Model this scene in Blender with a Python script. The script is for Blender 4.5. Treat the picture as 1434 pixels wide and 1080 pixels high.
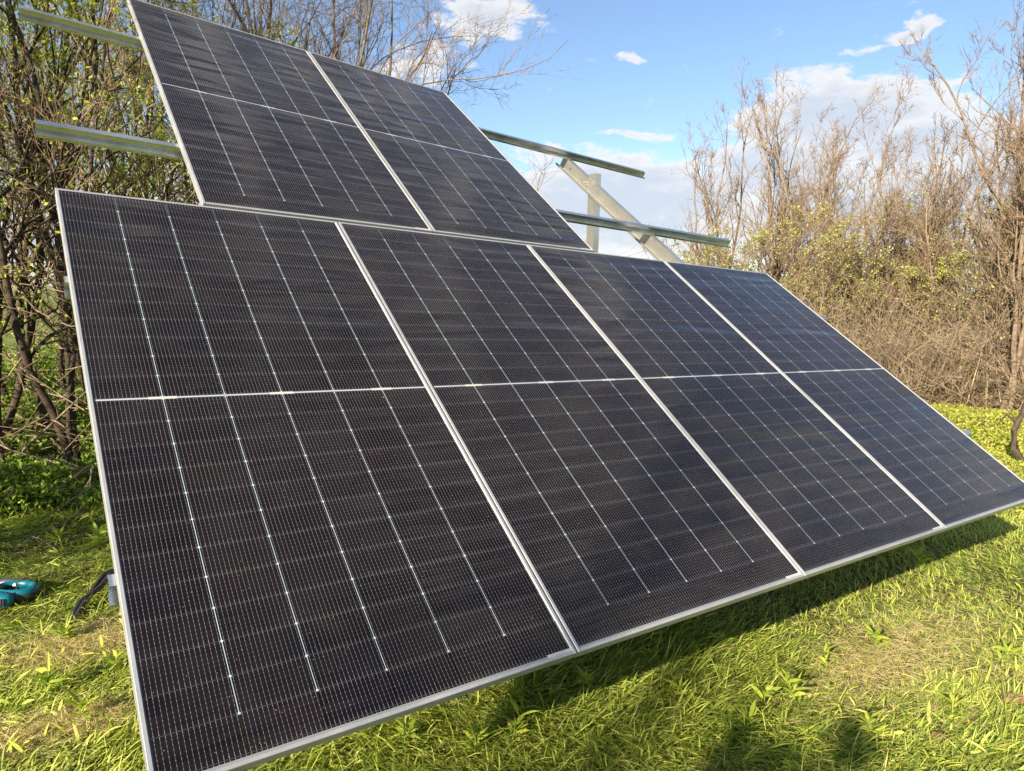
import bpy, math, random
import numpy as np
from mathutils import Matrix, Vector

for o in list(bpy.data.objects):
    bpy.data.objects.remove(o)
scene = bpy.context.scene
COL = scene.collection

# ------------------------------------------------------------------ camera
CAM = np.array([-0.22173308, -1.54213738, 1.57564307])
RW = np.array([[0.81593176, -0.57762434, 0.0246066],
               [-0.04760081, -0.10953397, -0.99284262],
               [0.57618533, 0.80892053, -0.11686763]])      # right, down, forward
FPX = 1025.05
cam_data = bpy.data.cameras.new('camera')
cam = bpy.data.objects.new('camera', cam_data)
COL.objects.link(cam)
m = Matrix.Identity(4)
for r in range(3):
    m[r][0] = RW[0][r]
    m[r][1] = -RW[1][r]
    m[r][2] = -RW[2][r]
    m[r][3] = CAM[r]
cam.matrix_world = m
cam_data.sensor_fit = 'HORIZONTAL'
cam_data.sensor_width = 36.0
cam_data.lens = 36.0 * FPX / 1434.0
cam_data.clip_start = 0.05
cam_data.clip_end = 3000
scene.camera = cam

def ray(x, y):
    d = RW.T @ np.array([(x - 717) / FPX, (y - 540) / FPX, 1.0])
    return d / np.linalg.norm(d)

def polar(x, dist, z=0.0):
    """ground point in the compass direction of picture column x, dist metres from the camera"""
    d = ray(x, 430)
    h = d[:2] / np.linalg.norm(d[:2])
    return np.array([CAM[0] + h[0] * dist, CAM[1] + h[1] * dist, z])

# ------------------------------------------------------------------ sun and sky
TO_SUN = np.array([-2.35, -0.97, 1.0])
TO_SUN = TO_SUN / np.linalg.norm(TO_SUN)
SUN_ELEV = math.asin(TO_SUN[2])
SUN_ROT = math.atan2(TO_SUN[0], TO_SUN[1])
sun_d = bpy.data.lights.new('sun', 'SUN')
sun_d.energy = 5.0
sun_d.angle = math.radians(0.55)
sun_d.color = (1.0, 0.86, 0.66)
sun = bpy.data.objects.new('sun', sun_d)
COL.objects.link(sun)
sun.rotation_mode = 'QUATERNION'
sun.rotation_quaternion = Vector(TO_SUN).to_track_quat('Z', 'Y')

scene.view_settings.view_transform = 'Standard'
scene.view_settings.look = 'None'
scene.view_settings.gamma = 1.0
scene.view_settings.exposure = 1.58
scene.render.engine = 'CYCLES'
scene.cycles.max_bounces = 6
scene.cycles.transparent_max_bounces = 12

class NT:
    """small helper for node trees"""
    def __init__(self, tree):
        self.t = tree
        self.n = tree.nodes
    def new(self, typ, **kw):
        nd = self.n.new(typ)
        for k, v in kw.items():
            setattr(nd, k, v)
        return nd
    def link(self, a, b):
        self.t.links.new(a, b)
    def val(self, sock, v):
        if isinstance(v, bpy.types.NodeSocket):
            self.link(v, sock)
        elif v is not None:
            sock.default_value = v
    def math(self, op, a, b=None, c=None, clamp=False):
        nd = self.new('ShaderNodeMath', operation=op, use_clamp=clamp)
        for s, v in zip(nd.inputs, (a, b, c)):
            self.val(s, v)
        return nd.outputs[0]
    def vmath(self, op, a, b=None):
        nd = self.new('ShaderNodeVectorMath', operation=op)
        self.val(nd.inputs[0], a)
        if b is not None:
            self.val(nd.inputs[1], b)
        return nd.outputs[0]
    def mix(self, fac, a, b, blend='MIX'):
        nd = self.new('ShaderNodeMix', data_type='RGBA', blend_type=blend)
        self.val(nd.inputs[0], fac)
        self.val(nd.inputs[6], a if isinstance(a, bpy.types.NodeSocket) else (*a, 1) if len(a) == 3 else a)
        self.val(nd.inputs[7], b if isinstance(b, bpy.types.NodeSocket) else (*b, 1) if len(b) == 3 else b)
        return nd.outputs[2]
    def noise(self, vec, scale, detail=3, rough=0.55, dist=0.0):
        nd = self.new('ShaderNodeTexNoise')
        if vec is not None:
            self.link(vec, nd.inputs['Vector'])
        nd.inputs['Scale'].default_value = scale
        nd.inputs['Detail'].default_value = detail
        nd.inputs['Roughness'].default_value = rough
        nd.inputs['Distortion'].default_value = dist
        return nd.outputs['Fac']
    def ramp(self, fac, stops):
        nd = self.new('ShaderNodeValToRGB')
        self.link(fac, nd.inputs[0])
        el = nd.color_ramp.elements
        while len(el) < len(stops):
            el.new(0.5)
        for e, (p, c) in zip(el, stops):
            e.position = p
            e.color = (*c, 1) if len(c) == 3 else c
        return nd.outputs['Color']
    def smooth(self, v, a, b, lo=0.0, hi=1.0):
        nd = self.new('ShaderNodeMapRange', interpolation_type='SMOOTHSTEP')
        self.val(nd.inputs[0], v)
        nd.inputs[1].default_value = a
        nd.inputs[2].default_value = b
        nd.inputs[3].default_value = lo
        nd.inputs[4].default_value = hi
        return nd.outputs[0]

world = bpy.data.worlds.new('World')
scene.world = world
world.use_nodes = True
W = NT(world.node_tree)
W.n.clear()
sky = W.new('ShaderNodeTexSky', sky_type='NISHITA')
sky.sun_disc = False
sky.sun_elevation = SUN_ELEV
sky.sun_rotation = SUN_ROT
sky.altitude = 200
sky.air_density = 1.0
sky.dust_density = 0.6
sky.ozone_density = 2.2
tc = W.new('ShaderNodeTexCoord')
dirv = tc.outputs['Generated']
sep = W.new('ShaderNodeSeparateXYZ')
W.link(dirv, sep.inputs[0])
az = W.math('ARCTAN2', sep.outputs[0], sep.outputs[1])
el = W.math('ARCSINE', sep.outputs[2])
comb = W.new('ShaderNodeCombineXYZ')
W.link(az, comb.inputs[0])
W.link(W.math('MULTIPLY', el, 2.2), comb.inputs[1])
cv = comb.outputs[0]
warp = W.new('ShaderNodeTexNoise')
W.link(cv, warp.inputs['Vector'])
warp.inputs['Scale'].default_value = 9
warp.inputs['Detail'].default_value = 6
wsep = W.new('ShaderNodeSeparateColor')
W.link(warp.outputs['Color'], wsep.inputs[0])
azw = W.math('ADD', az, W.math('MULTIPLY', W.math('SUBTRACT', wsep.outputs[0], 0.5), 0.16))
elw = W.math('ADD', el, W.math('MULTIPLY', W.math('SUBTRACT', wsep.outputs[1], 0.5), 0.07))
fine = W.noise(cv, 26, 7, 0.62)
big = W.noise(cv, 6, 5, 0.6)
def azel(x, y):
    d = ray(x, y)
    return math.atan2(d[0], d[1]), math.asin(d[2])
#        x     y    rx   ry  strength
clouds = [(690, 22, 105, 30, 1.0), (640, 45, 60, 22, .7), (880, 85, 32, 13, .8), (1268, 48, 50, 16, 1.0), (1215, 58, 30, 8, .6),
          (895, 192, 75, 11, .75), (1170, 165, 150, 70, 1.25), (1290, 200, 110, 60, 1.1), (1090, 240, 150, 60, 1.1),
          (860, 290, 240, 78, 1.35), (740, 215, 60, 22, .7), (600, 90, 70, 40, .65), (1230, 300, 260, 90, 1.2),
          (60, 330, 150, 60, 1.1), (240, 260, 120, 50, .9), (1500, 250, 200, 110, 1.1), (330, 330, 200, 60, 1.0)]
mask = None
for (x, y, rx, ry, s) in clouds:
    a0, e0 = azel(x, y)
    ra, re = rx / FPX, ry / FPX
    qa = W.math('POWER', W.math('ABSOLUTE', W.math('DIVIDE', W.math('SUBTRACT', azw, a0), ra)), 2.0)
    qe = W.math('POWER', W.math('ABSOLUTE', W.math('DIVIDE', W.math('SUBTRACT', elw, e0), re)), 2.0)
    g = W.math('MULTIPLY', W.math('SUBTRACT', 1.0, W.math('ADD', qa, qe), clamp=True), s)
    mask = g if mask is None else W.math('MAXIMUM', mask, g)
# scattered clouds in the rest of the sky
rest = W.math('MULTIPLY', W.smooth(big, 0.46, 0.60), W.math('MAXIMUM', W.smooth(W.math('ABSOLUTE', W.math('SUBTRACT', az, 0.62)), 0.75, 1.1), W.smooth(el, 0.55, 0.8)))
mask = W.math('MAXIMUM', mask, rest)
dens = W.smooth(W.math('ADD', W.math('MULTIPLY', mask, 1.0), W.math('MULTIPLY', W.math('SUBTRACT', fine, 0.60), 1.9)), 0.04, 0.50)
shade = W.smooth(W.math('ADD', mask, W.math('MULTIPLY', W.math('SUBTRACT', fine, 0.5), 1.2)), 0.45, 1.25)
ccol = W.mix(shade, (6.3, 6.2, 6.1), (4.3, 4.7, 5.4))
tint = W.mix(1.0, sky.outputs[0], (1.22, 1.22, 1.27), 'MULTIPLY')
skyc = W.mix(W.math('MULTIPLY', dens, 0.92), tint, ccol)
bg = W.new('ShaderNodeBackground')
W.link(skyc, bg.inputs[0])
bg.inputs[1].default_value = 0.053
wo = W.new('ShaderNodeOutputWorld')
W.link(bg.outputs[0], wo.inputs[0])

# ------------------------------------------------------------------ helpers
def tag(o, label=None, cat=None, group=None, kind=None):
    if label: o['label'] = label
    if cat: o['category'] = cat
    if group: o['group'] = group
    if kind: o['kind'] = kind
    return o

def empty(name, loc):
    o = bpy.data.objects.new(name, None)
    o.empty_display_size = 0.1
    o.location = loc
    COL.objects.link(o)
    return o

def mesh_obj(name, verts, faces, mat, parent=None, origin=None, smooth=False, attrs=None, uv=None):
    """verts (n,3) in world space; faces = list of int arrays (k,nv)"""
    verts = np.asarray(verts, dtype=np.float32)
    if origin is None:
        origin = np.zeros(3)
    me = bpy.data.meshes.new(name)
    me.vertices.add(len(verts))
    me.vertices.foreach_set('co', (verts - np.asarray(origin, dtype=np.float32)).ravel())
    loops = np.concatenate([np.asarray(f).ravel() for f in faces]).astype(np.int32)
    tot = np.concatenate([np.full(len(f), np.asarray(f).shape[1]) for f in faces]).astype(np.int32)
    start = np.concatenate([[0], np.cumsum(tot)[:-1]]).astype(np.int32)
    me.loops.add(len(loops))
    me.loops.foreach_set('vertex_index', loops)
    me.polygons.add(len(tot))
    me.polygons.foreach_set('loop_start', start)
    me.polygons.foreach_set('loop_total', tot)
    me.polygons.foreach_set('use_smooth', np.full(len(tot), bool(smooth)))
    if uv is not None:
        ul = me.uv_layers.new(name='UVMap')
        ul.data.foreach_set('uv', np.asarray(uv, dtype=np.float32)[loops].ravel())
    for k, a in (attrs or {}).items():
        at = me.attributes.new(k, 'FLOAT', 'POINT')
        at.data.foreach_set('value', np.asarray(a, dtype=np.float32))
    me.update(calc_edges=True)
    me.validate()
    if mat: me.materials.append(mat)
    o = bpy.data.objects.new(name, me)
    COL.objects.link(o)
    if parent is not None:
        o.parent = parent
    else:
        o.location = origin
    return o

class MB:
    """collects boxes, tubes and quads into one mesh"""
    def __init__(self): self.v = []; self.q = []; self.t = []; self.n = 0
    def add(self, verts, quads=(), tris=()):
        verts = [tuple(v) for v in verts]
        self.v += verts
        self.q += [tuple(i + self.n for i in f) for f in quads]
        self.t += [tuple(i + self.n for i in f) for f in tris]
        self.n += len(verts)
    def hexa(self, c):
        """8 corners: bottom ring 0-3, top ring 4-7"""
        self.add(c, [(3, 2, 1, 0), (4, 5, 6, 7), (0, 1, 5, 4), (1, 2, 6, 5), (2, 3, 7, 6), (3, 0, 4, 7)])
    def sweep(self, rings, closed=True, cap=True):
        k = len(rings[0]); b = []
        for r in rings: b += list(r)
        q = []
        for i in range(len(rings) - 1):
            for j in range(k if closed else k - 1):
                a, c = i * k + j, i * k + (j + 1) % k
                q.append((a, c, c + k, a + k))
        self.add(b, q)
        if cap:
            for r in (rings[0], rings[-1]):
                ce = np.mean(np.array(r), axis=0)
                self.add(list(r) + [ce], [], [(j, (j + 1) % k, k) for j in range(k)])
    def tube(self, pts, rad, k=10):
        pts = np.array(pts, float); rings = []
        rad = rad if hasattr(rad, '__len__') else [rad] * len(pts)
        for i, p in enumerate(pts):
            t = pts[min(i + 1, len(pts) - 1)] - pts[max(i - 1, 0)]
            t /= np.linalg.norm(t)
            a = np.cross(t, [0.13, 0.21, 0.97]); a /= np.linalg.norm(a); b = np.cross(t, a)
            rings.append([p + rad[i] * (math.cos(2 * math.pi * j / k) * a + math.sin(2 * math.pi * j / k) * b) for j in range(k)])
        self.sweep(rings)
    def build(self, name, mat, parent=None, origin=None, smooth=False):
        f = []
        if self.q: f.append(np.array(self.q))
        if self.t: f.append(np.array(self.t))
        if parent is not None and origin is None:
            origin = np.array(parent.location)
        o = mesh_obj(name, np.array(self.v), f, mat, parent, origin, smooth)
        if smooth:
            md = o.modifiers.new('edges', 'EDGE_SPLIT'); md.split_angle = math.radians(40)
        return o

def material(name):
    mt = bpy.data.materials.new(name)
    mt.use_nodes = True
    t = NT(mt.node_tree)
    t.n.clear()
    out = t.new('ShaderNodeOutputMaterial')
    b = t.new('ShaderNodeBsdfPrincipled')
    t.link(b.outputs[0], out.inputs[0])
    return mt, t, b, out

def simple(name, col, rough=0.5, metal=0.0, nscale=None, namt=0.2, bump=0.0, spec=None):
    mt, t, b, out = material(name)
    co = t.new('ShaderNodeTexCoord').outputs['Object']
    if nscale:
        n = t.noise(co, nscale, 4)
        lo = tuple(c * (1 - namt) for c in col); hi = tuple(min(1, c * (1 + namt)) for c in col)
        t.link(t.ramp(n, [(0.3, lo), (0.7, hi)]), b.inputs['Base Color'])
        if bump:
            bp = t.new('ShaderNodeBump'); bp.inputs['Strength'].default_value = bump; bp.inputs['Distance'].default_value = 0.01
            t.link(n, bp.inputs['Height']); t.link(bp.outputs[0], b.inputs['Normal'])
    else:
        b.inputs['Base Color'].default_value = (*col, 1)
    b.inputs['Roughness'].default_value = rough
    b.inputs['Metallic'].default_value = metal
    if spec is not None: b.inputs['Specular IOR Level'].default_value = spec
    return mt

# ------------------------------------------------------------------ materials
def aluminium():
    mt, t, b, out = material('anodised_aluminium')
    co = t.new('ShaderNodeTexCoord').outputs['Object']
    n = t.noise(co, 14, 4)
    t.link(t.ramp(n, [(0.3, (0.38, 0.39, 0.40)), (0.7, (0.45, 0.46, 0.47))]), b.inputs['Base Color'])
    b.inputs['Metallic'].default_value = 0.55
    t.link(t.math('MULTIPLY_ADD', n, 0.15, 0.32), b.inputs['Roughness'])
    return mt
def galvanised():
    mt, t, b, out = material('galvanised_steel')
    co = t.new('ShaderNodeTexCoord').outputs['Object']
    v = t.new('ShaderNodeTexVoronoi'); t.link(co, v.inputs['Vector']); v.inputs['Scale'].default_value = 70
    sc = t.new('ShaderNodeSeparateColor'); t.link(v.outputs['Color'], sc.inputs[0])
    n = t.noise(co, 9, 5)
    f = t.math('ADD', t.math('MULTIPLY', sc.outputs[0], 0.35), t.math('MULTIPLY', n, 0.65))
    t.link(t.ramp(f, [(0.25, (0.50, 0.49, 0.45)), (0.75, (0.56, 0.55, 0.51))]), b.inputs['Base Color'])
    b.inputs['Metallic'].default_value = 0.85
    t.link(t.math('MULTIPLY_ADD', f, 0.22, 0.22), b.inputs['Roughness'])
    return mt
ALU = aluminium()
GALV = galvanised()
def bright_zinc():
    mt, t, b, out = material('bright_zinc_steel')
    co = t.new('ShaderNodeTexCoord').outputs['Object']
    n = t.noise(co, 6, 5, 0.6)
    t.link(t.ramp(n, [(0.3, (0.50, 0.54, 0.56)), (0.7, (0.62, 0.66, 0.68))]), b.inputs['Base Color'])
    b.inputs['Metallic'].default_value = 0.95
    t.link(t.math('MULTIPLY_ADD', n, 0.2, 0.12), b.inputs['Roughness'])
    return mt
ZINC = bright_zinc()

def panel_glass():
    mt, t, b, out = material('solar_cells_under_glass')
    uvn = t.new('ShaderNodeUVMap'); uvn.uv_map = 'UVMap'
    s = t.new('ShaderNodeSeparateXYZ'); t.link(uvn.outputs[0], s.inputs[0])
    U, V = s.outputs[0], s.outputs[1]
    PU, MU = 0.1845, 0.0148
    PV, MID = 0.0926, 0.0060
    cu = t.math('DIVIDE', t.math('SUBTRACT', U, MU - 0.00125), PU)
    col = t.math('FLOOR', cu)
    fu = t.math('MULTIPLY', t.math('SUBTRACT', cu, col), PU)          # 0 at the middle of a column gap
    du = t.math('MINIMUM', fu, t.math('SUBTRACT', PU, fu))             # distance to the nearest column gap
    vm = t.math('SUBTRACT', t.math('ABSOLUTE', t.math('SUBTRACT', V, 1.139)), MID)
    rv = t.math('DIVIDE', vm, PV)
    row = t.math('FLOOR', rv)
    fv = t.math('MULTIPLY', t.math('SUBTRACT', rv, row), PV)
    dv = t.math('MINIMUM', fv, t.math('SUBTRACT', PV, fv))
    lt = lambda a, x: t.math('LESS_THAN', a, x)
    gt = lambda a, x: t.math('GREATER_THAN', a, x)
    mul = lambda *a: a[0] if len(a) == 1 else t.math('MULTIPLY', a[0], mul(*a[1:]))
    mx = lambda a, c: t.math('MAXIMUM', a, c)
    inner = mul(gt(col, 0.5), lt(col, 5.5)) if False else gt(U, 0.05)
    incell_v = mul(gt(vm, 0.0), lt(rv, 12.0))
    gapline = mul(lt(du, 0.00082), gt(U, 0.05), incell_v)
    lit_gap = mul(gapline, lt(rv, 11.0))
    clear_gap = mul(gapline, gt(rv, 11.0))
    diamond = mul(lt(t.math('ADD', du, dv), 0.0042), gt(U, 0.05), lt(rv, 11.5))
    rowgap = mul(lt(dv, 0.0006), gt(U, 0.014), lt(U, 1.12))
    # busbars: 16 to a cell
    bp = t.math('DIVIDE', fu, PU / 16.0)
    bd = t.math('MULTIPLY', t.math('ABSOLUTE', t.math('SUBTRACT', t.math('FRACT', bp), 0.5)), PU / 16.0)
    dots = t.math('FRACT', t.math('MULTIPLY', fv, 1 / 0.0116))
    dotm = lt(dots, 0.22)
    bus = mul(lt(bd, 0.00030), gt(dv, 0.0015))
    pad = mul(lt(bd, 0.00055), mx(mul(gt(dv, 0.0018), lt(dv, 0.0070)), mul(dotm, 0.55)))
    # bar across the middle and its wider terminals
    mid_d = t.math('ABSOLUTE', t.math('SUBTRACT', V, 1.139))
    bar = mul(lt(mid_d, 0.0032), gt(U, 0.017), lt(U, 1.118))
    term = None
    for k in (1, 3, 5):
        c = MU + k * PU - 0.00125
        q = mul(lt(t.math('ABSOLUTE', t.math('SUBTRACT', U, c)), 0.040), lt(mid_d, 0.0052))
        term = q if term is None else mx(term, q)
    node = None
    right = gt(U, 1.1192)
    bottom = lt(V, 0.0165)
    label = mul(gt(U, 1.035), lt(U, 1.124), gt(V, 0.0100), lt(V, 0.0200))
    ink = mul(label, gt(t.math('FRACT', t.math('MULTIPLY', U, 190.0)), 0.55), gt(V, 0.0125), lt(V, 0.0170), lt(U, 1.10))
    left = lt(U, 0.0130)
    # cell colour, a little different from cell to cell
    cid = t.new('ShaderNodeCombineXYZ')
    t.link(col, cid.inputs[0]); t.link(row, cid.inputs[1]); t.link(gt(V, 1.139), cid.inputs[2])
    wn = t.new('ShaderNodeTexWhiteNoise', noise_dimensions='4D'); t.link(cid.outputs[0], wn.inputs['Vector'])
    oi = t.new('ShaderNodeObjectInfo'); t.link(t.math('MULTIPLY', oi.outputs['Random'], 30), wn.inputs['W'])
    cc = t.mix(wn.outputs['Value'], (0.0032, 0.0023, 0.0031), (0.0060, 0.0041, 0.0045))
    cl = t.noise(uvn.outputs[0], 3.0, 4, 0.6)
    cc = t.mix(t.smooth(cl, 0.35, 0.7, 0, 0.5), cc, (0.004, 0.004, 0.008))
    c = t.mix(rowgap, cc, (0.05, 0.05, 0.055))
    c = t.mix(t.math('MULTIPLY', bus, 0.34), c, (0.34, 0.30, 0.27))
    c = t.mix(mul(pad, lt(dv, 0.0085)), c, (0.19, 0.18, 0.18))
    c = t.mix(mul(pad, gt(dv, 0.0085)), c, (0.36, 0.31, 0.29))
    c = t.mix(lit_gap, c, (0.34, 0.45, 0.51))
    c = t.mix(mul(clear_gap, gt(V, 1.139)), c, (0.12, 0.14, 0.16))
    c = t.mix(diamond, c, (0.38, 0.46, 0.50))
    c = t.mix(mul(lt(mid_d, MID), gt(U, 0.014)), c, (0.02, 0.02, 0.024))
    c = t.mix(bar, c, (0.30, 0.34, 0.38))
    c = t.mix(term, c, (0.36, 0.38, 0.37))
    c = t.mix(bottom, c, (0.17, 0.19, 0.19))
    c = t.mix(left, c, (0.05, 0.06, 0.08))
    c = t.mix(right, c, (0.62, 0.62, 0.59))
    c = t.mix(label, c, (0.42, 0.43, 0.42))
    c = t.mix(ink, c, (0.25, 0.25, 0.26))
    # dust: fine pale specks and a faint film
    vo = t.new('ShaderNodeTexVoronoi'); t.link(uvn.outputs[0], vo.inputs['Vector']); vo.inputs['Scale'].default_value = 75
    vs = t.new('ShaderNodeSeparateColor'); t.link(vo.outputs['Color'], vs.inputs[0])
    speck = mul(lt(vo.outputs['Distance'], 0.075), gt(vs.outputs[0], 0.55))
    c = t.mix(mul(speck, 0.6), c, (0.42, 0.34, 0.27))
    vo2 = t.new('ShaderNodeTexVoronoi'); t.link(uvn.outputs[0], vo2.inputs['Vector']); vo2.inputs['Scale'].default_value = 9
    vs2 = t.new('ShaderNodeSeparateColor'); t.link(vo2.outputs['Color'], vs2.inputs[0])
    smear = mul(lt(vo2.outputs['Distance'], 0.022), gt(vs2.outputs[1], 0.8))
    c = t.mix(mul(smear, 0.5), c, (0.5, 0.5, 0.48))
    film = t.noise(uvn.outputs[0], 5.0, 6, 0.65)
    c = t.mix(t.smooth(film, 0.45, 0.8, 0.0, 0.012), c, (0.45, 0.40, 0.34))
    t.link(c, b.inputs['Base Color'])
    t.link(t.math('MULTIPLY_ADD', film, 0.12, 0.06), b.inputs['Roughness'])
    b.inputs['IOR'].default_value = 1.39
    b.inputs['Sheen Weight'].default_value = 0.04
    b.inputs['Sheen Roughness'].default_value = 0.3
    b.inputs['Sheen Tint'].default_value = (0.85, 0.82, 0.85, 1)
    b.inputs['Specular IOR Level'].default_value = 0.5
    # slightly uneven glass
    bm_ = t.new('ShaderNodeBump'); bm_.inputs['Strength'].default_value = 1.0; bm_.inputs['Distance'].default_value = 0.012
    mp = t.new('ShaderNodeMapping'); mp.inputs['Scale'].default_value = (0.9, 6.0, 1); t.link(uvn.outputs[0], mp.inputs[0])
    t.link(t.noise(mp.outputs[0], 1.3, 1.2, 0.4, 0.6), bm_.inputs['Height'])
    t.link(bm_.outputs[0], b.inputs['Normal'])
    tr = t.new('ShaderNodeBsdfTransparent'); tr.inputs[0].default_value = (0.75, 0.82, 0.78, 1)
    ms = t.new('ShaderNodeMixShader')
    t.link(mul(clear_gap, 0.85, lt(V, 1.139)), ms.inputs[0]); t.link(b.outputs[0], ms.inputs[1]); t.link(tr.outputs[0], ms.inputs[2])
    t.link(ms.outputs[0], out.inputs[0])
    return mt
CELLS = panel_glass()

# ------------------------------------------------------------------ the solar array
TILT = math.radians(38.0)
ZLOW = 0.55
TWIST = 0.01648
MPL = np.array([[1, 0, 0], [0, -math.cos(TILT), math.sin(TILT)], [0, -math.sin(TILT), -math.cos(TILT)]])
def S(u, v, z=0.0):
    """point of the array: u metres along it, v metres up the slope, z metres behind its face; the frame is slightly twisted"""
    u = np.asarray(u, float); v = np.asarray(v, float); z = np.asarray(z, float)
    u, v, z = np.broadcast_arrays(u, v, z)
    q = np.stack([u, -v, z + TWIST * u * v], axis=-1)
    return q @ MPL.T + np.array([0, 0, ZLOW])

PW, PH, GAP = 1.134, 2.278, 0.0067
def slab(mb, u0, u1, v0, v1, z0, z1, nu=1, nv=1):
    rings = []
    if nu >= nv:
        for u in np.linspace(u0, u1, nu + 1):
            rings.append([S(u, v0, z0), S(u, v1, z0), S(u, v1, z1), S(u, v0, z1)])
    else:
        for v in np.linspace(v0, v1, nv + 1):
            rings.append([S(u0, v, z0), S(u1, v, z0), S(u1, v, z1), S(u0, v, z1)])
    mb.sweep(rings)

def bar_profile(mb, u0, u1, v0, v1, z0, z1, n, along, bev=0.0012):
    """a frame bar with softened edges, swept along u or v"""
    rings = []
    for s in np.linspace(0, 1, n + 1):
        if along == 'v':
            v = v0 + (v1 - v0) * s
            pr = [(u0 + bev, z0), (u1 - bev, z0), (u1, z0 + bev), (u1, z1), (u0, z1), (u0, z0 + bev)]
            rings.append([S(a, v, z) for a, z in pr])
        else:
            u = u0 + (u1 - u0) * s
            pr = [(v0 + bev, z0), (v1 - bev, z0), (v1, z0 + bev), (v1, z1), (v0, z1), (v0, z0 + bev)]
            rings.append([S(u, a, z) for a, z in pr])
    mb.sweep(rings)

def solar_panel(u0, v0, z0, label, group):
    base = S(u0 + PW / 2, v0, z0)
    root = empty('solar_panel', base)
    tag(root, label, 'solar panel', group)
    F = 0.0105
    fr = MB()
    zt, zb = z0 - 0.0022, z0 + 0.0330
    bar_profile(fr, u0, u0 + F, v0, v0 + PH, zt, zb, 10, 'v')
    bar_profile(fr, u0 + PW - F, u0 + PW, v0, v0 + PH, zt, zb, 10, 'v')
    bar_profile(fr, u0 + F, u0 + PW - F, v0, v0 + F, zt + 0.0001, zb - .0001, 5, 'u')
    bar_profile(fr, u0 + F, u0 + PW - F, v0 + PH - F, v0 + PH, zt + 0.0001, zb - .0001, 5, 'u')
    # rear flange of the frame
    slab(fr, u0 + F, u0 + 0.03, v0 + F + .02, v0 + PH - F - .02, zb - 0.003, zb - 0.001, 1, 8)
    slab(fr, u0 + PW - 0.03, u0 + PW - F, v0 + F + .02, v0 + PH - F - .02, zb - 0.003, zb - 0.001, 1, 8)
    fr.build('frame', ALU, root)
    nu, nv = 6, 12
    us = np.linspace(F, PW - F, nu + 1); vs = np.linspace(F, PH - F, nv + 1)
    UU, VV = np.meshgrid(us, vs)
    vt = S(u0 + UU, v0 + VV, z0).reshape(-1, 3); vb = S(u0 + UU, v0 + VV, z0 + 0.0055).reshape(-1, 3)
    uvs = np.stack([UU.ravel(), VV.ravel()], 1)
    q = []
    n1 = nu + 1; off = n1 * (nv + 1)
    for j in range(nv):
        for i in range(nu):
            a = j * n1 + i
            q.append((a, a + 1, a + 1 + n1, a + n1))
            q.append((off + a, off + a + n1, off + a + 1 + n1, off + a + 1))
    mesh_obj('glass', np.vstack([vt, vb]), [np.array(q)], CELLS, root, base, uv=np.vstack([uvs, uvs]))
    for k in (1, 3, 5):
        jb = MB()
        c = u0 + 0.0148 + k * 0.1845
        slab(jb, c - 0.035, c + 0.035, v0 + 1.11, v0 + 1.168, z0 + 0.0057, z0 + 0.022)
        jb.build('junction_box', simple_black, root)
    return root

simple_black = simple('black_plastic', (0.02, 0.02, 0.022), 0.45)
low_labels = ['lower row solar panel at the left end, nearest the camera',
              'lower row solar panel second from the left, beside the one at the left end',
              'lower row solar panel third from the left, under the right half of the upper row',
              'lower row solar panel at the far right end, running out of the picture']
for i in range(4):
    solar_panel(i * (PW + GAP), 0.0, 0.0, low_labels[i], 'panels of the lower row')
U1, V1, Z1 = 0.5416, 2.3092, 0.0069
up_labels = ['upper row solar panel on the left, its top corner cut off by the picture edge',
             'upper row solar panel on the right, in front of the bare branches and sky']
for i in range(2):
    solar_panel(U1 + i * (PW + GAP + 0.003), V1, Z1, up_labels[i], 'panels of the upper row')

def z_rail(v, u0, u1, label, zt=0.035):
    """horizontal Z-section rail under the panels: flange up the slope, web, flange down the slope with a lip"""
    H, Fl, th = 0.050, 0.032, 0.0022
    root = empty('steel_rail', S((u0 + u1) / 2, v, zt + H))
    tag(root, label, 'steel rail', 'horizontal rails carrying the panels')
    n = 14
    w = MB(); slab(w, u0, u1, v - th, v, zt + th, zt + H - th, n, 1); w.build('web', ZINC, root)
    a = MB(); slab(a, u0, u1, v - th, v + Fl, zt, zt + th, n, 1)
    slab(a, u0, u1, v + Fl - th, v + Fl, zt + th, zt + th + 0.012, n, 1); a.build('upper_flange', ZINC, root)
    b_ = MB(); slab(b_, u0, u1, v - Fl, v, zt + H - th, zt + H, n, 1)
    slab(b_, u0, u1, v - Fl, v - Fl + th, zt + H - th - 0.010, zt + H - th, n, 1); b_.build('lower_flange', ZINC, root)
    bo = MB()
    for uu in (0.98, 3.72):
        p = S(uu, v + 0.016, zt - 0.001)
    return root
z_rail(4.040, -0.03, 4.74, 'topmost galvanised rail, sticking out left and right near the top of the upper panels')
z_rail(2.835, -0.03, 4.74, 'galvanised rail behind the lower half of the upper panels, blue sky sheen on its flange')
z_rail(1.745, -0.012, 4.72, 'galvanised rail behind the upper half of the lower panels, only its cut ends showing')
z_rail(0.530, -0.016, 4.745, 'lowest galvanised rail, its cut end showing beside the black cables')

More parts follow.
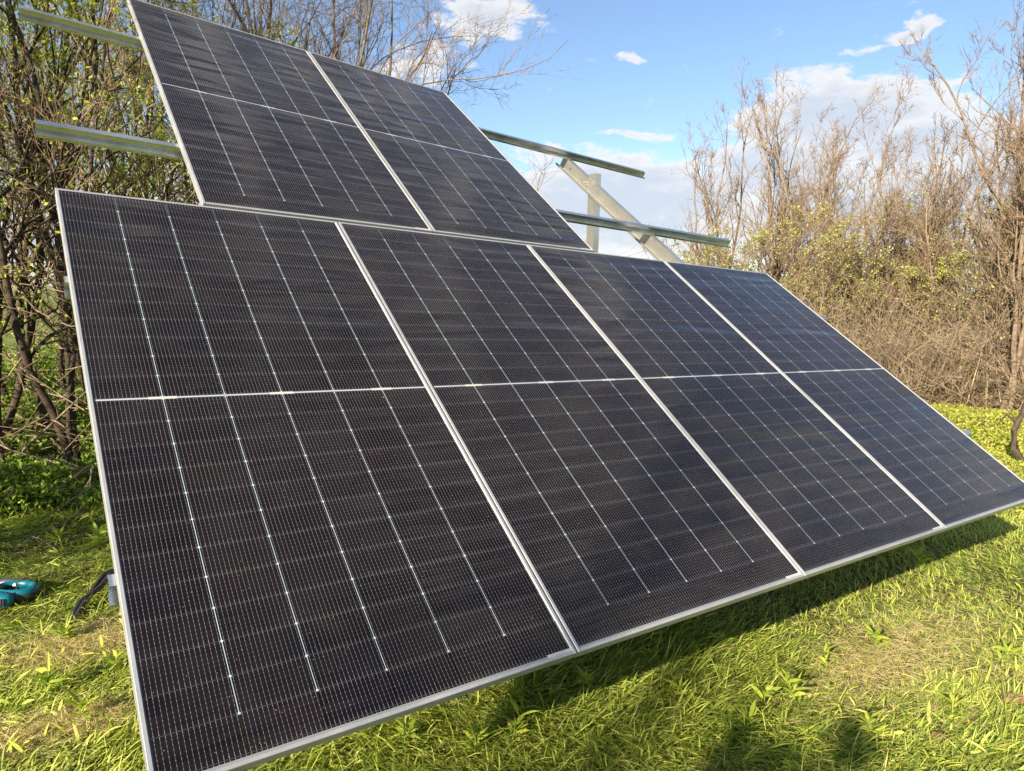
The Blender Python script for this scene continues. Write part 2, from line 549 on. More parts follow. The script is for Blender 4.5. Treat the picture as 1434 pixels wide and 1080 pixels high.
def rafter(uc, label, v0=0.30, v1=4.075):
    zt, H, Fl, th = 0.0862, 0.088, 0.050, 0.003
    root = empty('steel_rafter', S(uc, v0, zt + H))
    tag(root, label, 'steel rafter', 'sloping Z-section rafters')
    n = 12
    w = MB(); slab(w, uc, uc + th, v0, v1, zt + th, zt + H - th, 1, n); w.build('web', GALV, root)
    a = MB(); slab(a, uc, uc + Fl, v0, v1, zt, zt + th, 1, n)
    slab(a, uc + Fl - th, uc + Fl, v0, v1, zt + th, zt + th + 0.016, 1, n); a.build('upper_flange', GALV, root)
    b_ = MB(); slab(b_, uc - Fl, uc + th, v0, v1, zt + H - th, zt + H, 1, n)
    slab(b_, uc - Fl, uc - Fl + th, v0, v1, zt + H - th - 0.016, zt + H - th, 1, n); b_.build('lower_flange', GALV, root)
    cl = MB()
    return root
def bolt(root, p, axis, r=0.009, ln=0.012):
    m_ = MB()
    p = np.array(p); axis = np.array(axis) / np.linalg.norm(axis)
    a = np.cross(axis, [0.1, 0.2, 1.0]); a /= np.linalg.norm(a); c = np.cross(axis, a)
    ring = lambda q, rr: [q + rr * (math.cos(k * math.pi / 3) * a + math.sin(k * math.pi / 3) * c) for k in range(6)]
    m_.sweep([ring(p, r * 1.7), ring(p + axis * 0.002, r * 1.7)])
    m_.sweep([ring(p + axis * .002, r), ring(p + axis * ln, r)])
    m_.tube([p + axis * ln, p + axis * (ln + 0.018)], 0.0045, 8)
    m_.build('bolt', GALV, root)
r1 = rafter(3.795, 'sloping galvanised rafter rising clear of the panels on the right')
bolt(r1, S(3.795, 3.68, 0.128), (-1, 0, 0), 0.011, 0.02)
bolt(r1, S(3.795, 3.66, 0.142), (-1, 0.2, 0.3), 0.006, 0.01)
for vv, zz in ((3.93, 0.13), (3.10, 0.145)):
    hm = MB()
    c = S(3.7945, vv, zz)
    hm.sweep([[c + 0.008 * np.array([0, math.cos(a), math.sin(a)]) for a in np.linspace(0, 2 * math.pi, 10, endpoint=False)],
              [c + np.array([-0.001, 0, 0]) + 0.008 * np.array([0, math.cos(a), math.sin(a)]) for a in np.linspace(0, 2 * math.pi, 10, endpoint=False)]])
    hm.build('bolt_hole', simple_black, r1)
rafter(0.92, 'galvanised rafter hidden behind the left panels')

def post(x, y, z1, label):
    """C-section post driven into the ground"""
    root = empty('steel_post', (x, y, 0.0))
    tag(root, label, 'steel post', 'posts carrying the rafters')
    w_, d_, th = 0.060, 0.085, 0.003
    m_ = MB()
    def box(x0, x1, y0, y1):
        m_.hexa([(x0, y0, -0.3), (x1, y0, -0.3), (x1, y1, -0.3), (x0, y1, -0.3), (x0, y0, z1), (x1, y0, z1), (x1, y1, z1), (x0, y1, z1)])
    box(x, x + th, y, y + d_)
    m_.build('web', GALV, root)
    m_ = MB()
    box(x + th, x + w_, y, y + th)
    box(x + w_ - th, x + w_, y + th, y + th + .018)
    m_.build('flange', GALV, root)
    m_ = MB()
    box(x + th, x + w_, y + d_ - th, y + d_)
    box(x + w_ - th, x + w_, y + d_ - th - .018, y + d_ - th)
    m_.build('flange', GALV, root)
    return root
post(3.802, 3.02, 2.60, 'galvanised post bolted to the rafter on the right, its top showing against the clouds')

# ------------------------------------------------------------------ ground
def gnoise(x, y, seed=0):
    r = np.random.default_rng(seed)
    z = 0
    for k in range(14):
        f = 0.25 * 1.32 ** k; a = r.uniform(0, 2 * np.pi); ph = r.uniform(0, 6.28)
        z = z + np.sin((x * np.cos(a) + y * np.sin(a)) * f * 2.2 + ph + 1.5 * np.sin(0.7 * f * y + ph)) / (1.32 ** (k * 0.9))
    return z
def ground_z(x, y):
    d = np.hypot(x - CAM[0], y - CAM[1])
    return 0.014 * gnoise(x, y, 5) * np.clip(1.5 - d / 60, 0.3, 1)

g1 = np.sinh(np.linspace(-1, 1, 341) * 7.2) / math.sinh(7.2) * 900
gx, gy = np.meshgrid(g1 + 3, g1 + 2)
gz = ground_z(gx, gy)
gv = np.stack([gx, gy, gz], -1).reshape(-1, 3)
n = 341
ii, jj = np.meshgrid(np.arange(n - 1), np.arange(n - 1))
a = (jj * n + ii).ravel()
gq = np.stack([a, a + 1, a + 1 + n, a + n], 1)
def ground_mat():
    mt, t, b, out = material('meadow_soil')
    co = t.new('ShaderNodeNewGeometry').outputs['Position']
    n1 = t.noise(co, 1.3, 5, 0.6); n2 = t.noise(co, 40, 5, 0.7); n3 = t.noise(co, 0.12, 3)
    soil = t.ramp(n2, [(0.3, (0.028, 0.023, 0.012)), (0.55, (0.075, 0.060, 0.032)), (0.75, (0.20, 0.165, 0.09))])
    green = t.ramp(n2, [(0.3, (0.04, 0.06, 0.014)), (0.7, (0.17, 0.23, 0.045))])
    near = t.mix(t.smooth(n1, 0.42, 0.58), green, soil)
    dist = t.vmath('LENGTH', t.vmath('SUBTRACT', co, tuple(CAM)))
    ln = t.new('ShaderNodeVectorMath', operation='LENGTH'); t.link(t.vmath('SUBTRACT', co, tuple(CAM)), ln.inputs[0])
    far = t.ramp(n3, [(0.35, (0.10, 0.14, 0.03)), (0.65, (0.16, 0.19, 0.05))])
    t.link(t.mix(t.smooth(ln.outputs['Value'], 9, 20), near, far), b.inputs['Base Color'])
    b.inputs['Roughness'].default_value = 0.95
    b.inputs['Specular IOR Level'].default_value = 0.1
    bp = t.new('ShaderNodeBump'); bp.inputs['Strength'].default_value = 0.8; bp.inputs['Distance'].default_value = 0.02
    t.link(n2, bp.inputs['Height']); t.link(bp.outputs[0], b.inputs['Normal'])
    return mt
go = mesh_obj('ground', gv, [gq], ground_mat(), smooth=True)
tag(go, kind='structure')

# ------------------------------------------------------------------ blades, leaves
def leaf_mat(name, stops, translucency=0.4, rough=0.5, spec=0.25):
    mt, t, b, out = material(name)
    at = t.new('ShaderNodeAttribute', attribute_name='tint')
    c = t.ramp(at.outputs['Fac'], stops)
    t.link(c, b.inputs['Base Color'])
    b.inputs['Roughness'].default_value = rough
    b.inputs['Specular IOR Level'].default_value = spec
    tr = t.new('ShaderNodeBsdfTranslucent')
    t.link(t.mix(1.0, c, (1.25, 1.4, 0.55), 'MULTIPLY'), tr.inputs[0])
    ms = t.new('ShaderNodeMixShader'); ms.inputs[0].default_value = translucency
    t.link(b.outputs[0], ms.inputs[1]); t.link(tr.outputs[0], ms.inputs[2])
    t.link(ms.outputs[0], out.inputs[0])
    return mt
GRASS = leaf_mat('grass_blades', [(0.0, (0.05, 0.08, 0.018)), (0.35, (0.19, 0.265, 0.046)), (0.62, (0.41, 0.465, 0.082)), (0.80, (0.56, 0.57, 0.145)),
                                  (0.9, (0.46, 0.37, 0.17)), (1.0, (0.60, 0.50, 0.30))], 0.40)
WEED = leaf_mat('weed_leaves', [(0.0, (0.11, 0.18, 0.025)), (0.5, (0.26, 0.34, 0.04)), (1.0, (0.42, 0.44, 0.08))], 0.35)
YOUNG = leaf_mat('young_leaves', [(0.0, (0.20, 0.26, 0.03)), (0.5, (0.38, 0.45, 0.055)), (1.0, (0.58, 0.58, 0.11))], 0.5)
OLIVE = leaf_mat('olive_spring_leaves', [(0.0, (0.17, 0.17, 0.055)), (0.5, (0.31, 0.32, 0.09)), (1.0, (0.46, 0.46, 0.16))], 0.35)
COVER = leaf_mat('ground_cover_leaves', [(0.0, (0.10, 0.11, 0.03)), (0.4, (0.26, 0.30, 0.045)), (0.8, (0.42, 0.42, 0.08)), (1.0, (0.45, 0.36, 0.17))], 0.35)
UNDER = leaf_mat('undergrowth_leaves', [(0.0, (0.08, 0.13, 0.025)), (0.5, (0.18, 0.28, 0.045)), (1.0, (0.34, 0.42, 0.07))], 0.35)
STRAW = leaf_mat('dry_stalks', [(0.0, (0.10, 0.07, 0.04)), (0.4, (0.20, 0.145, 0.085)), (0.8, (0.34, 0.26, 0.16)), (1.0, (0.50, 0.41, 0.28))], 0.10)

def blades(P, az, lean, L, Wd, bend, tint, rng, segs=3):
    """bent tapered blades. P (n,3) base, az compass direction, lean from vertical, bend extra lean over the length"""
    n = len(P)
    pts = np.zeros((n, segs + 1, 3)); pts[:, 0] = P
    dirx, diry = np.cos(az), np.sin(az)
    for i in range(segs):
        a = lean + bend * (i + 0.5) / segs
        st = (L / segs)[:, None]
        pts[:, i + 1] = pts[:, i] + st * np.stack([np.sin(a) * dirx, np.sin(a) * diry, np.cos(a)], 1)
    tw = rng.uniform(-0.9, 0.9, n)
    sx = np.stack([-diry * np.cos(tw), dirx * np.cos(tw), np.sin(tw)], 1)
    verts = []
    prof = np.array([0.55, 1.0, 0.75, 0.0, 0.0])[:segs + 1] if segs == 3 else np.array([0.25, 0.9, 1.0, 0.6, 0.0])
    prof[-1] = 0
    for i in range(segs):
        w = (Wd * prof[i])[:, None] * sx * 0.5
        verts += [pts[:, i] - w, pts[:, i] + w]
    verts.append(pts[:, segs])
    nv = 2 * segs + 1
    V = np.stack(verts, 1).reshape(-1, 3)
    b0 = np.arange(n) * nv
    Q = np.concatenate([np.stack([b0 + 2 * i, b0 + 2 * i + 1, b0 + 2 * i + 3, b0 + 2 * i + 2], 1) for i in range(segs - 1)])
    T = np.stack([b0 + 2 * segs - 2, b0 + 2 * segs - 1, b0 + 2 * segs], 1)
    return V, Q, T, np.repeat(tint, nv)

def join(parts):
    V, Q, T, A = [], [], [], []; off = 0
    for v, q, t_, a_ in parts:
        V.append(v); Q.append(q + off); T.append(t_ + off); A.append(a_); off += len(v)
    return np.concatenate(V), np.concatenate(Q), np.concatenate(T), np.concatenate(A)

# ---- the mown meadow
rng = np.random.default_rng(11)
def meadow(n, dmin, dmax, az0, az1, Lr, Wr, seed, power=1.0):
    r = np.random.default_rng(seed)
    d = dmin + (dmax - dmin) * r.random(n) ** power
    a = np.radians(r.uniform(az0, az1, n))
    x = CAM[0] + np.sin(a) * d; y = CAM[1] + np.cos(a) * d
    clump = gnoise(x * 3.1, y * 3.1, 21)          # tufts
    x += 0.03 * np.sin(37 * y + clump); y += 0.03 * np.sin(31 * x)
    patch = gnoise(x * 1.1 + 9, y * 1.1, 33)
    bare = np.exp(-(((x - 3.05) / 0.55) ** 2 + ((y - 0.03) / 0.28) ** 2)) + np.exp(-(((x - 0.02) / 0.28) ** 2 + ((y - 2.05) / 0.2) ** 2)) \
        + 0.8 * np.exp(-(((x + 0.25) / 0.35) ** 2 + ((y - 1.35) / 0.12) ** 2))
    keep = r.random(n) > 0.5 * np.clip(bare, 0, 1)
    x, y, clump, patch, bare, d = (q[keep] for q in (x, y, clump, patch, bare, d))
    n = len(x)
    z = ground_z(x, y) - 0.004
    swirl = gnoise(x * 1.7, y * 1.7, 44) * 1.1
    azb = swirl + r.normal(0, 0.9, n)
    lean = np.clip(r.normal(1.0, 0.38, n), 0.05, 1.5)
    L = r.uniform(*Lr, n) * (1 + 0.28 * np.clip(clump, -1.5, 2)) * (1 - 0.5 * np.clip(bare, 0, 1))
    Wd = r.uniform(*Wr, n)
    tint = np.clip(r.normal(0.50, 0.19, n) + 0.06 * patch, 0.02, 0.84)
    dry = r.random(n) < np.clip(0.10 + 0.04 * patch + 0.45 * bare, 0.04, 0.8)
    tint = np.where(dry, r.uniform(0.84, 1.0, n), tint)
    lean = np.where(dry, np.clip(lean + 0.45, 0, 1.5), lean)
    Wd = np.where(dry, Wd * 0.6, Wd)
    return blades(np.stack([x, y, z], 1), azb, lean, L, Wd, r.uniform(0.1, 1.0, n), tint, r)
parts = [meadow(170000, 1.6, 3.6, -25, 100, (0.03, 0.13), (0.0022, 0.007), 1, 0.75),
         meadow(150000, 3.2, 7.5, -20, 95, (0.04, 0.12), (0.0035, 0.008), 2, 0.8),
         meadow(110000, 7.0, 17.0, -15, 90, (0.05, 0.12), (0.006, 0.014), 3, 0.8)]
def thatch(n, dmin, dmax, seed, Lr, Wr, lo, hi):
    r = np.random.default_rng(seed)
    d = dmin + (dmax - dmin) * r.random(n); a = np.radians(r.uniform(-25, 100, n))
    x = CAM[0] + np.sin(a) * d; y = CAM[1] + np.cos(a) * d
    z = ground_z(x, y) + r.uniform(0, 0.022, n)
    return blades(np.stack([x, y, z], 1), gnoise(x * 1.7, y * 1.7, 44) * 1.1 + r.normal(0, 1.2, n), r.normal(1.45, 0.2, n), r.uniform(*Lr, n), r.uniform(*Wr, n),
                  r.uniform(-0.3, 0.5, n), r.uniform(lo, hi, n), r, 3)
def patchy(n, cx, cy, sx, sy, seed):
    r = np.random.default_rng(seed)
    x = r.normal(cx, sx, n); y = r.normal(cy, sy, n)
    z = ground_z(x, y) + r.uniform(0, 0.02, n)
    return blades(np.stack([x, y, z], 1), r.uniform(0, 6.28, n), r.normal(1.45, 0.2, n), r.uniform(0.02, 0.09, n), r.uniform(0.001, 0.0025, n),
                  r.uniform(-0.3, 0.5, n), np.clip(r.normal(0.95, 0.05, n), 0.84, 1), r, 3)
def broad(n, dmin, dmax, seed):
    r = np.random.default_rng(seed)
    d = dmin + (dmax - dmin) * r.random(n) ** 0.8; a = np.radians(r.uniform(-25, 100, n))
    x = CAM[0] + np.sin(a) * d; y = CAM[1] + np.cos(a) * d
    cx = gnoise(x * 2.3, y * 2.3, 91) > 0.0
    x, y = x[cx], y[cx]; n = len(x)
    z = ground_z(x, y) + r.uniform(0.0, 0.03, n)
    return blades(np.stack([x, y, z], 1), r.uniform(0, 6.28, n), r.uniform(0.5, 1.4, n), r.uniform(0.03, 0.10, n), r.uniform(0.005, 0.014, n),
                  r.uniform(0.2, 1.0, n), np.clip(r.normal(0.68, 0.08, n), 0.3, 0.83), r, 3)
parts += [thatch(130000, 1.6, 5.0, 4, (0.012, 0.05), (0.001, 0.003), 0.3, 1.0), thatch(60000, 5.0, 10.0, 5, (0.02, 0.07), (0.002, 0.005), 0.4, 1.0),
          patchy(8000, 3.0, 0.03, 0.5, 0.15, 6), patchy(5000, 0.02, 2.05, 0.18, 0.12, 7), patchy(5000, -0.15, 1.38, 0.22, 0.07, 8), patchy(3000, 3.3, -0.45, 0.3, 0.1, 12),
          broad(17000, 1.6, 8.5, 9)]
V_, Q_, T_, A_ = join(parts)
go = mesh_obj('meadow_grass', V_, [Q_, T_], GRASS, attrs={'tint': A_})
tag(go, 'short mown grass and straw lying flat in sun and shade', 'grass', kind='stuff')

# ---- broad-leaved weeds standing in the grass
def weed(loc, size, nl, seed, label):
    r = np.random.default_rng(seed)
    loc = np.array([loc[0], loc[1], float(ground_z(loc[0], loc[1]))])
    root = empty('weed_plant', loc)
    tag(root, label, 'weed', 'broad-leaved weeds in the mown grass')
    h = size * r.uniform(0.5, 0.9)
    lean = r.uniform(0, 6.28)
    top = loc + np.array([math.cos(lean) * h * 0.45, math.sin(lean) * h * 0.45, h * 0.8])
    st = MB(); st.tube([loc - [0, 0, 0.01], (loc + top) / 2 + [0, 0, 0.01 * size], top], [0.003, 0.0022, 0.0012], 5)
    st.build('stem', WEED_STEM, root)
    t_ = np.sort(r.random(nl)) ** 0.7
    P = loc + (top - loc) * t_[:, None]
    az_ = np.arange(nl) * 2.4 + r.uniform(0, 1, nl)
    V, Q, T, A = blades(P, az_, r.uniform(0.5, 1.1, nl), size * r.uniform(0.35, 0.75, nl), size * r.uniform(0.08, 0.16, nl), r.uniform(0.2, 0.9, nl),
                        np.clip(r.normal(0.6, 0.2, nl), 0, 1), r, 4)
    mesh_obj('leaves', V, [Q, T], WEED, root, loc, attrs={'tint': A})
WEED_STEM = simple('weed_stem', (0.16, 0.22, 0.05), 0.6)
def gpt(x, y, z=0.0):
    d = ray(x, y); s = (z - CAM[2]) / d[2]
    return (CAM + s * d)[:2]
weed_spots = [(1070, 985, 0.15, 'pale two-leaved weed standing above the grass near the bottom edge'),
              (1120, 985, 0.17, 'tall lanceolate weed just right of the pale two-leaved weed'),
              (1050, 1015, 0.14, 'broad curled weed at the edge of the bottom shadow'),
              (1225, 1030, 0.13, 'low bright weed left of the reddish clods'),
              (945, 975, 0.12, 'small upright weed in the sunlit grass below the second panel'),
              (905, 925, 0.10, 'small weed catching sun at the rim of the panel shadow'),
              (715, 1040, 0.13, 'broad weed in sun left of the panel shadow corner'),
              (730, 985, 0.12, 'dark weed inside the corner of the panel shadow'),
              (820, 960, 0.12, 'dark weed in the panel shadow below the joint of the first panels'),
              (560, 1045, 0.13, 'leafy weed at the very bottom below the first panel'),
              (1230, 905, 0.16, 'single tall weed in the open grass above the straw patch'),
              (1340, 1000, 0.12, 'weed beside the clods near the right edge'),
              (1400, 925, 0.14, 'weed near the right picture edge'),
              (1010, 905, 0.13, 'leaning weed in sun below the third panel joint'),
              (1290, 800, 0.15, 'weed on the bright bank below the last panel'),
              (1250, 735 + 45, 0.13, 'weed at the shadow rim under the last panel joint'),
              (85, 900, 0.14, 'broad weed in the grass left of the lower panel corner'),
              (60, 985, 0.16, 'pale broad weed at the lower left edge'),
              (150, 950, 0.13, 'narrow weed close against the left panel frame'),
              (140, 770, 0.20, 'sunlit leafy weed above the cut end of the lowest rail'),
              (75, 770, 0.16, 'small bright weed in grass above the teal power tool'),
              (120, 1020, 0.14, 'weed by the left frame near the picture bottom'),
              (1160, 930, 0.12, 'rosette weed in the middle of the sunlit grass'),
              (660, 1060, 0.12, 'weed at the bottom picture edge in full sun')]
for i, (x, y, s_, lb) in enumerate(weed_spots):
    p = gpt(x, min(y, 1075))
    weed(p, s_ * 0.9, 14 + (i * 5) % 9, 100 + i, lb)

# ------------------------------------------------------------------ trees
def bark_mat(name, dark, light, scale=18):
    mt, t, b, out = material(name)
    co = t.new('ShaderNodeNewGeometry').outputs['Position']
    n1 = t.noise(co, scale, 5, 0.65); n2 = t.noise(co, 1.1, 2)
    c = t.ramp(t.math('ADD', t.math('MULTIPLY', n1, 0.65), t.math('MULTIPLY', n2, 0.35)), [(0.35, dark), (0.65, light)])
    t.link(c, b.inputs['Base Color'])
    b.inputs['Roughness'].default_value = 0.9
    b.inputs['Specular IOR Level'].default_value = 0.15
    bp = t.new('ShaderNodeBump'); bp.inputs['Strength'].default_value = 0.6; bp.inputs['Distance'].default_value = 0.01
    t.link(n1, bp.inputs['Height']); t.link(bp.outputs[0], b.inputs['Normal'])
    return mt
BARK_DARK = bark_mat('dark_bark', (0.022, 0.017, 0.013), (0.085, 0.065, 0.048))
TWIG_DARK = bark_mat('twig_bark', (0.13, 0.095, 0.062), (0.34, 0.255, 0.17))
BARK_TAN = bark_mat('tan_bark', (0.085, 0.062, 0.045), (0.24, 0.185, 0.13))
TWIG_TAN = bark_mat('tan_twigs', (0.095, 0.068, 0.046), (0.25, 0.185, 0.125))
BRUSH = bark_mat('dry_brushwood', (0.08, 0.062, 0.045), (0.29, 0.23, 0.165))

def nrm(v): return v / np.maximum(np.linalg.norm(v, axis=-1, keepdims=True), 1e-9)
def grow(P, D, L, R, m_, wander, trop, rng, taper=0.35):
    N = len(P)
    pts = np.zeros((N, m_ + 1, 3)); pts[:, 0] = P
    d = D.copy(); dirs = np.zeros((N, m_ + 1, 3)); dirs[:, 0] = d
    for i in range(m_):
        d = nrm(d + rng.normal(0, wander, (N, 3)) + trop)
        pts[:, i + 1] = pts[:, i] + d * (L / m_)[:, None]
        dirs[:, i + 1] = d
    rad = R[:, None] * np.linspace(1, taper, m_ + 1)[None, :]
    return pts, dirs, rad
def tubes(pts, dirs, rad, k):
    N, M, _ = pts.shape
    ref = np.array([0.31, 0.17, 0.93])
    a = np.cross(dirs, ref); bad = np.linalg.norm(a, axis=-1) < 0.05
    a[bad] = np.cross(dirs[bad], [1, 0, 0]); a = nrm(a); b_ = np.cross(dirs, a)
    an = np.arange(k) * 2 * np.pi / k
    V = pts[:, :, None, :] + rad[:, :, None, None] * (np.cos(an)[None, None, :, None] * a[:, :, None, :] + np.sin(an)[None, None, :, None] * b_[:, :, None, :])
    base = (np.arange(N) * M * k)[:, None, None] + (np.arange(M - 1) * k)[None, :, None]
    j = np.arange(k)[None, None, :]; j2 = (j + 1) % k
    Q = np.stack([base + j, base + j2, base + j2 + k, base + j + k], -1).reshape(-1, 4)
    return V.reshape(-1, 3), Q
def clear_of_array(pts):
    """branches that would grow into the solar array were cut"""
    x, y = pts[..., 0], pts[..., 1]
    return ~((x > -0.4) & (x < 5.2) & (y < 4.4)).any(axis=1)
def spawn(pts, dirs, rad, L, c, rng, tmin, ang, ratio, up, rr=0.6):
    N, M, _ = pts.shape
    t_ = rng.uniform(tmin, 1.0, (N, c)) * (M - 1)
    i0 = np.minimum(t_.astype(int), M - 2); f = (t_ - i0)[..., None]
    idx = np.arange(N)[:, None]
    P = pts[idx, i0] * (1 - f) + pts[idx, i0 + 1] * f
    D = dirs[idx, i0 + 1]
    r0 = rad[idx, i0] * (1 - f[..., 0]) + rad[idx, i0 + 1] * f[..., 0]
    rnd = nrm(rng.normal(0, 1, (N, c, 3)))
    perp = nrm(rnd - (rnd * D).sum(-1, keepdims=True) * D)
    th = rng.normal(ang, 0.22, (N, c))[..., None]
    D2 = nrm(np.cos(th) * D + np.sin(th) * perp + np.array([0, 0, up]))
    tt = t_ / (M - 1)
    L2 = L[:, None] * ratio * (1.15 - 0.6 * tt) * rng.uniform(0.55, 1.25, (N, c))
    return P.reshape(-1, 3), D2.reshape(-1, 3), L2.ravel(), (r0 * rr).ravel()

def leaf_cards(P, size, rng, per=1, spread=0.02):
    """small pointed leaves as two-triangle diamonds, at points P"""
    P = np.repeat(P, per, axis=0) + rng.normal(0, spread, (len(P) * per, 3))
    n_ = len(P)
    a = nrm(rng.normal(0, 1, (n_, 3)) + [0, 0, 0.3]); r_ = nrm(rng.normal(0, 1, (n_, 3)))
    b_ = nrm(np.cross(a, r_)); s = (size * rng.uniform(0.6, 1.3, n_))[:, None]
    V = np.stack([P, P + a * s * .5 + b_ * s * .28, P + a * s, P + a * s * .5 - b_ * s * .28], 1).reshape(-1, 3)
    Q = (np.arange(n_) * 4)[:, None] + np.arange(4)[None, :]
    return V, Q, np.repeat(np.clip(rng.normal(0.5, 0.25, n_), 0, 1), 4)

def tree(loc, label, seed, H=6.0, stems=3, spread=0.25, lean=(0, 0), r0=0.05, lv=((10, 0.55), (8, 0.5), (6, 0.5)), wander=0.12, up=0.25,
         bark=None, twig=None, leaf=None, leaf_n=0, leaf_size=0.03, name='bare_tree', cat='tree', group=None, tmin=0.25, ang=0.7, minr=0.0016, leaf_low=None):
    rng = np.random.default_rng(seed)
    loc = np.array([loc[0], loc[1], 0.0]); loc[2] = float(ground_z(loc[0], loc[1])) - 0.05
    root = empty(name, loc)
    tag(root, label, cat, group)
    P = loc + np.concatenate([rng.normal(0, 0.09 * math.sqrt(stems), (stems, 2)), np.zeros((stems, 1))], 1)
    D = nrm(np.concatenate([rng.normal(0, spread, (stems, 2)) + np.array(lean), np.ones((stems, 1))], 1))
    L = H * rng.uniform(0.65, 1.0, stems); R = r0 * rng.uniform(0.65, 1.15, stems)
    pts, dirs, rad = grow(P, D, L, R, 14, wander * 0.6, np.array([lean[0] * .05, lean[1] * .05, 0.09]), rng, 0.22)
    tv, tq = tubes(pts, dirs, rad, 8)
    TV, TQ = [tv], [tq]; off = len(tv)
    CV, CQ, coff = [], [], 0
    tips = []
    for li, (c, ratio) in enumerate(lv):
        P, D, L, R = spawn(pts, dirs, rad, L, c, rng, tmin if li == 0 else 0.12, ang, ratio, up if li < 2 else up * 0.5)
        R = np.maximum(R, minr)
        ms_ = (9, 6, 4, 3)[li]; k = (6, 4, 3, 3)[li]
        pts, dirs, rad = grow(P, D, L, R, ms_, wander * (1 + 0.3 * li), np.array([0, 0, 0.05 * up * 2]), rng, 0.3)
        rad = np.maximum(rad, minr * 0.6)
        ok = clear_of_array(pts)
        pts, dirs, rad, L = pts[ok], dirs[ok], rad[ok], L[ok]
        v, q = tubes(pts, dirs, rad, k)
        if li == 0:
            TV.append(v); TQ.append(q + off); off += len(v)
        else:
            CV.append(v); CQ.append(q + coff); coff += len(v)
        tips.append(pts)
    mesh_obj('trunk', np.concatenate(TV), [np.concatenate(TQ)], bark, root, loc, smooth=True)
    mesh_obj('crown', np.concatenate(CV), [np.concatenate(CQ)], twig, root, loc)
    if leaf is not None and leaf_n:
        src = tips[-1].reshape(-1, 3)
        if leaf_low is not None:
            w = np.exp(-np.clip(src[:, 2] - leaf_low, 0, None) / 0.8); w /= w.sum()
            pick = rng.choice(len(src), leaf_n, p=w)
        else:
            w = np.clip(gnoise(src[:, 0] * 1.6, src[:, 1] * 1.6 + src[:, 2] * 2.1, seed) + 0.6, 0.03, None); w /= w.sum()
            pick = rng.choice(len(src), leaf_n, p=w)
        V, Q, A = leaf_cards(src[pick], leaf_size, rng)
        mesh_obj('foliage', V, [Q], leaf, root, loc, attrs={'tint': A})
    return root

# left thicket, coming into leaf
gl = 'trees of the thicket on the left'
left = [(-60, 7.2, 'leafing tree cut by the left picture edge', 6.5, (0.0, 0)),
        (15, 6.6, 'leafing tree with dark trunk behind the left end of the topmost rail', 7.0, (0.02, 0)),
        (70, 8.0, 'leafing tree rising behind the left end of the second rail', 7.4, (-0.05, 0)),
        (120, 7.0, 'dark-stemmed leafing tree just left of the lower left panel corner', 7.0, (0.05, 0)),
        (185, 9.0, 'leafing tree in the gap between the two rails, left of the upper panels', 7.6, (0, 0)),
        (250, 8.8, 'leafing tree directly behind the left edge of the upper panels', 7.2, (0.05, 0)),
        (215, 11.5, 'farther leafing tree between the second rail and the upper panels', 8.0, (0, 0))]
for i, (x, d, lb, H, ln) in enumerate(left):
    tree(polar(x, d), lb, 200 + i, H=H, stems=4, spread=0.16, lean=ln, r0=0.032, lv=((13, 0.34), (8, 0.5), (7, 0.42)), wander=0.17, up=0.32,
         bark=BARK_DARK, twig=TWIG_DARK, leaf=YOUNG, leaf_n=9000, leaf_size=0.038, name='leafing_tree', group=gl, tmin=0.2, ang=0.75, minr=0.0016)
# bare trees behind the middle of the array, leaning to the right
gm = 'bare trees behind the upper panels'
for i, (x, d, lb, H, ln) in enumerate([(360, 9.6, 'bare tree behind the top of the left upper panel', 7.0, (0.0, 0.0)),
                                       (410, 9.6, 'bare tree whose branches fan out above the joint of the upper panels', 6.6, (0.02, 0.0)),
                                       (480, 10.4, 'bare tree leaning right over the right upper panel into open sky', 5.0, (0.10, -0.04))]):
    tree(polar(x, d), lb, 300 + i, H=H, stems=8, spread=0.22, lean=ln, r0=0.042, lv=((12, 0.45), (8, 0.5), (6, 0.5)), wander=0.15, up=0.12,
         bark=BARK_TAN, twig=TWIG_TAN, name='bare_tree', group=gm, tmin=0.22, ang=0.65, minr=0.0022)
# bare trees on the right
gr = 'bare trees along the right side'
right = [(1020, 17.5, 6.7, 'bare tree at the left end of the right tree line, beside the open sky'),
         (1075, 16.5, 5.9, 'bare tree rising in front of the left part of the big cloud'),
         (1125, 17.0, 6.2, 'bare tree under the middle of the big cloud, right of the rafter end'),
         (1175, 19.0, 5.6, 'pale slender bare tree behind the far top corner of the lower panels'),
         (1225, 16.0, 4.7, 'bare tree between the big cloud and the tall pair at the right'),
         (1275, 18.0, 5.1, 'bare tree standing behind the dry stalks, left of the greenest shrub'),
         (1320, 15.0, 5.0, 'dark-trunked bare tree with a raw orange scar low on the right'),
         (1360, 16.5, 6.0, 'bushy bare tree near the right edge, right of the scarred one'),
         (1410, 14.0, 6.2, 'dense bare tree at the right edge above the curved dark stem'),
         (1450, 13.0, 7.9, 'tallest bare tree, cut by the right edge of the picture')]
for i, (x, d, H, lb) in enumerate(right):
    tree(polar(x, d), lb, 430 + i, H=H, stems=5 + i % 3, spread=0.10, r0=0.042, lv=((12, 0.32), (8, 0.48), (6, 0.5)), wander=0.17, up=0.42,
         bark=BARK_TAN, twig=TWIG_TAN, name='bare_tree', group=gr, tmin=0.18, ang=0.6, minr=0.0036)
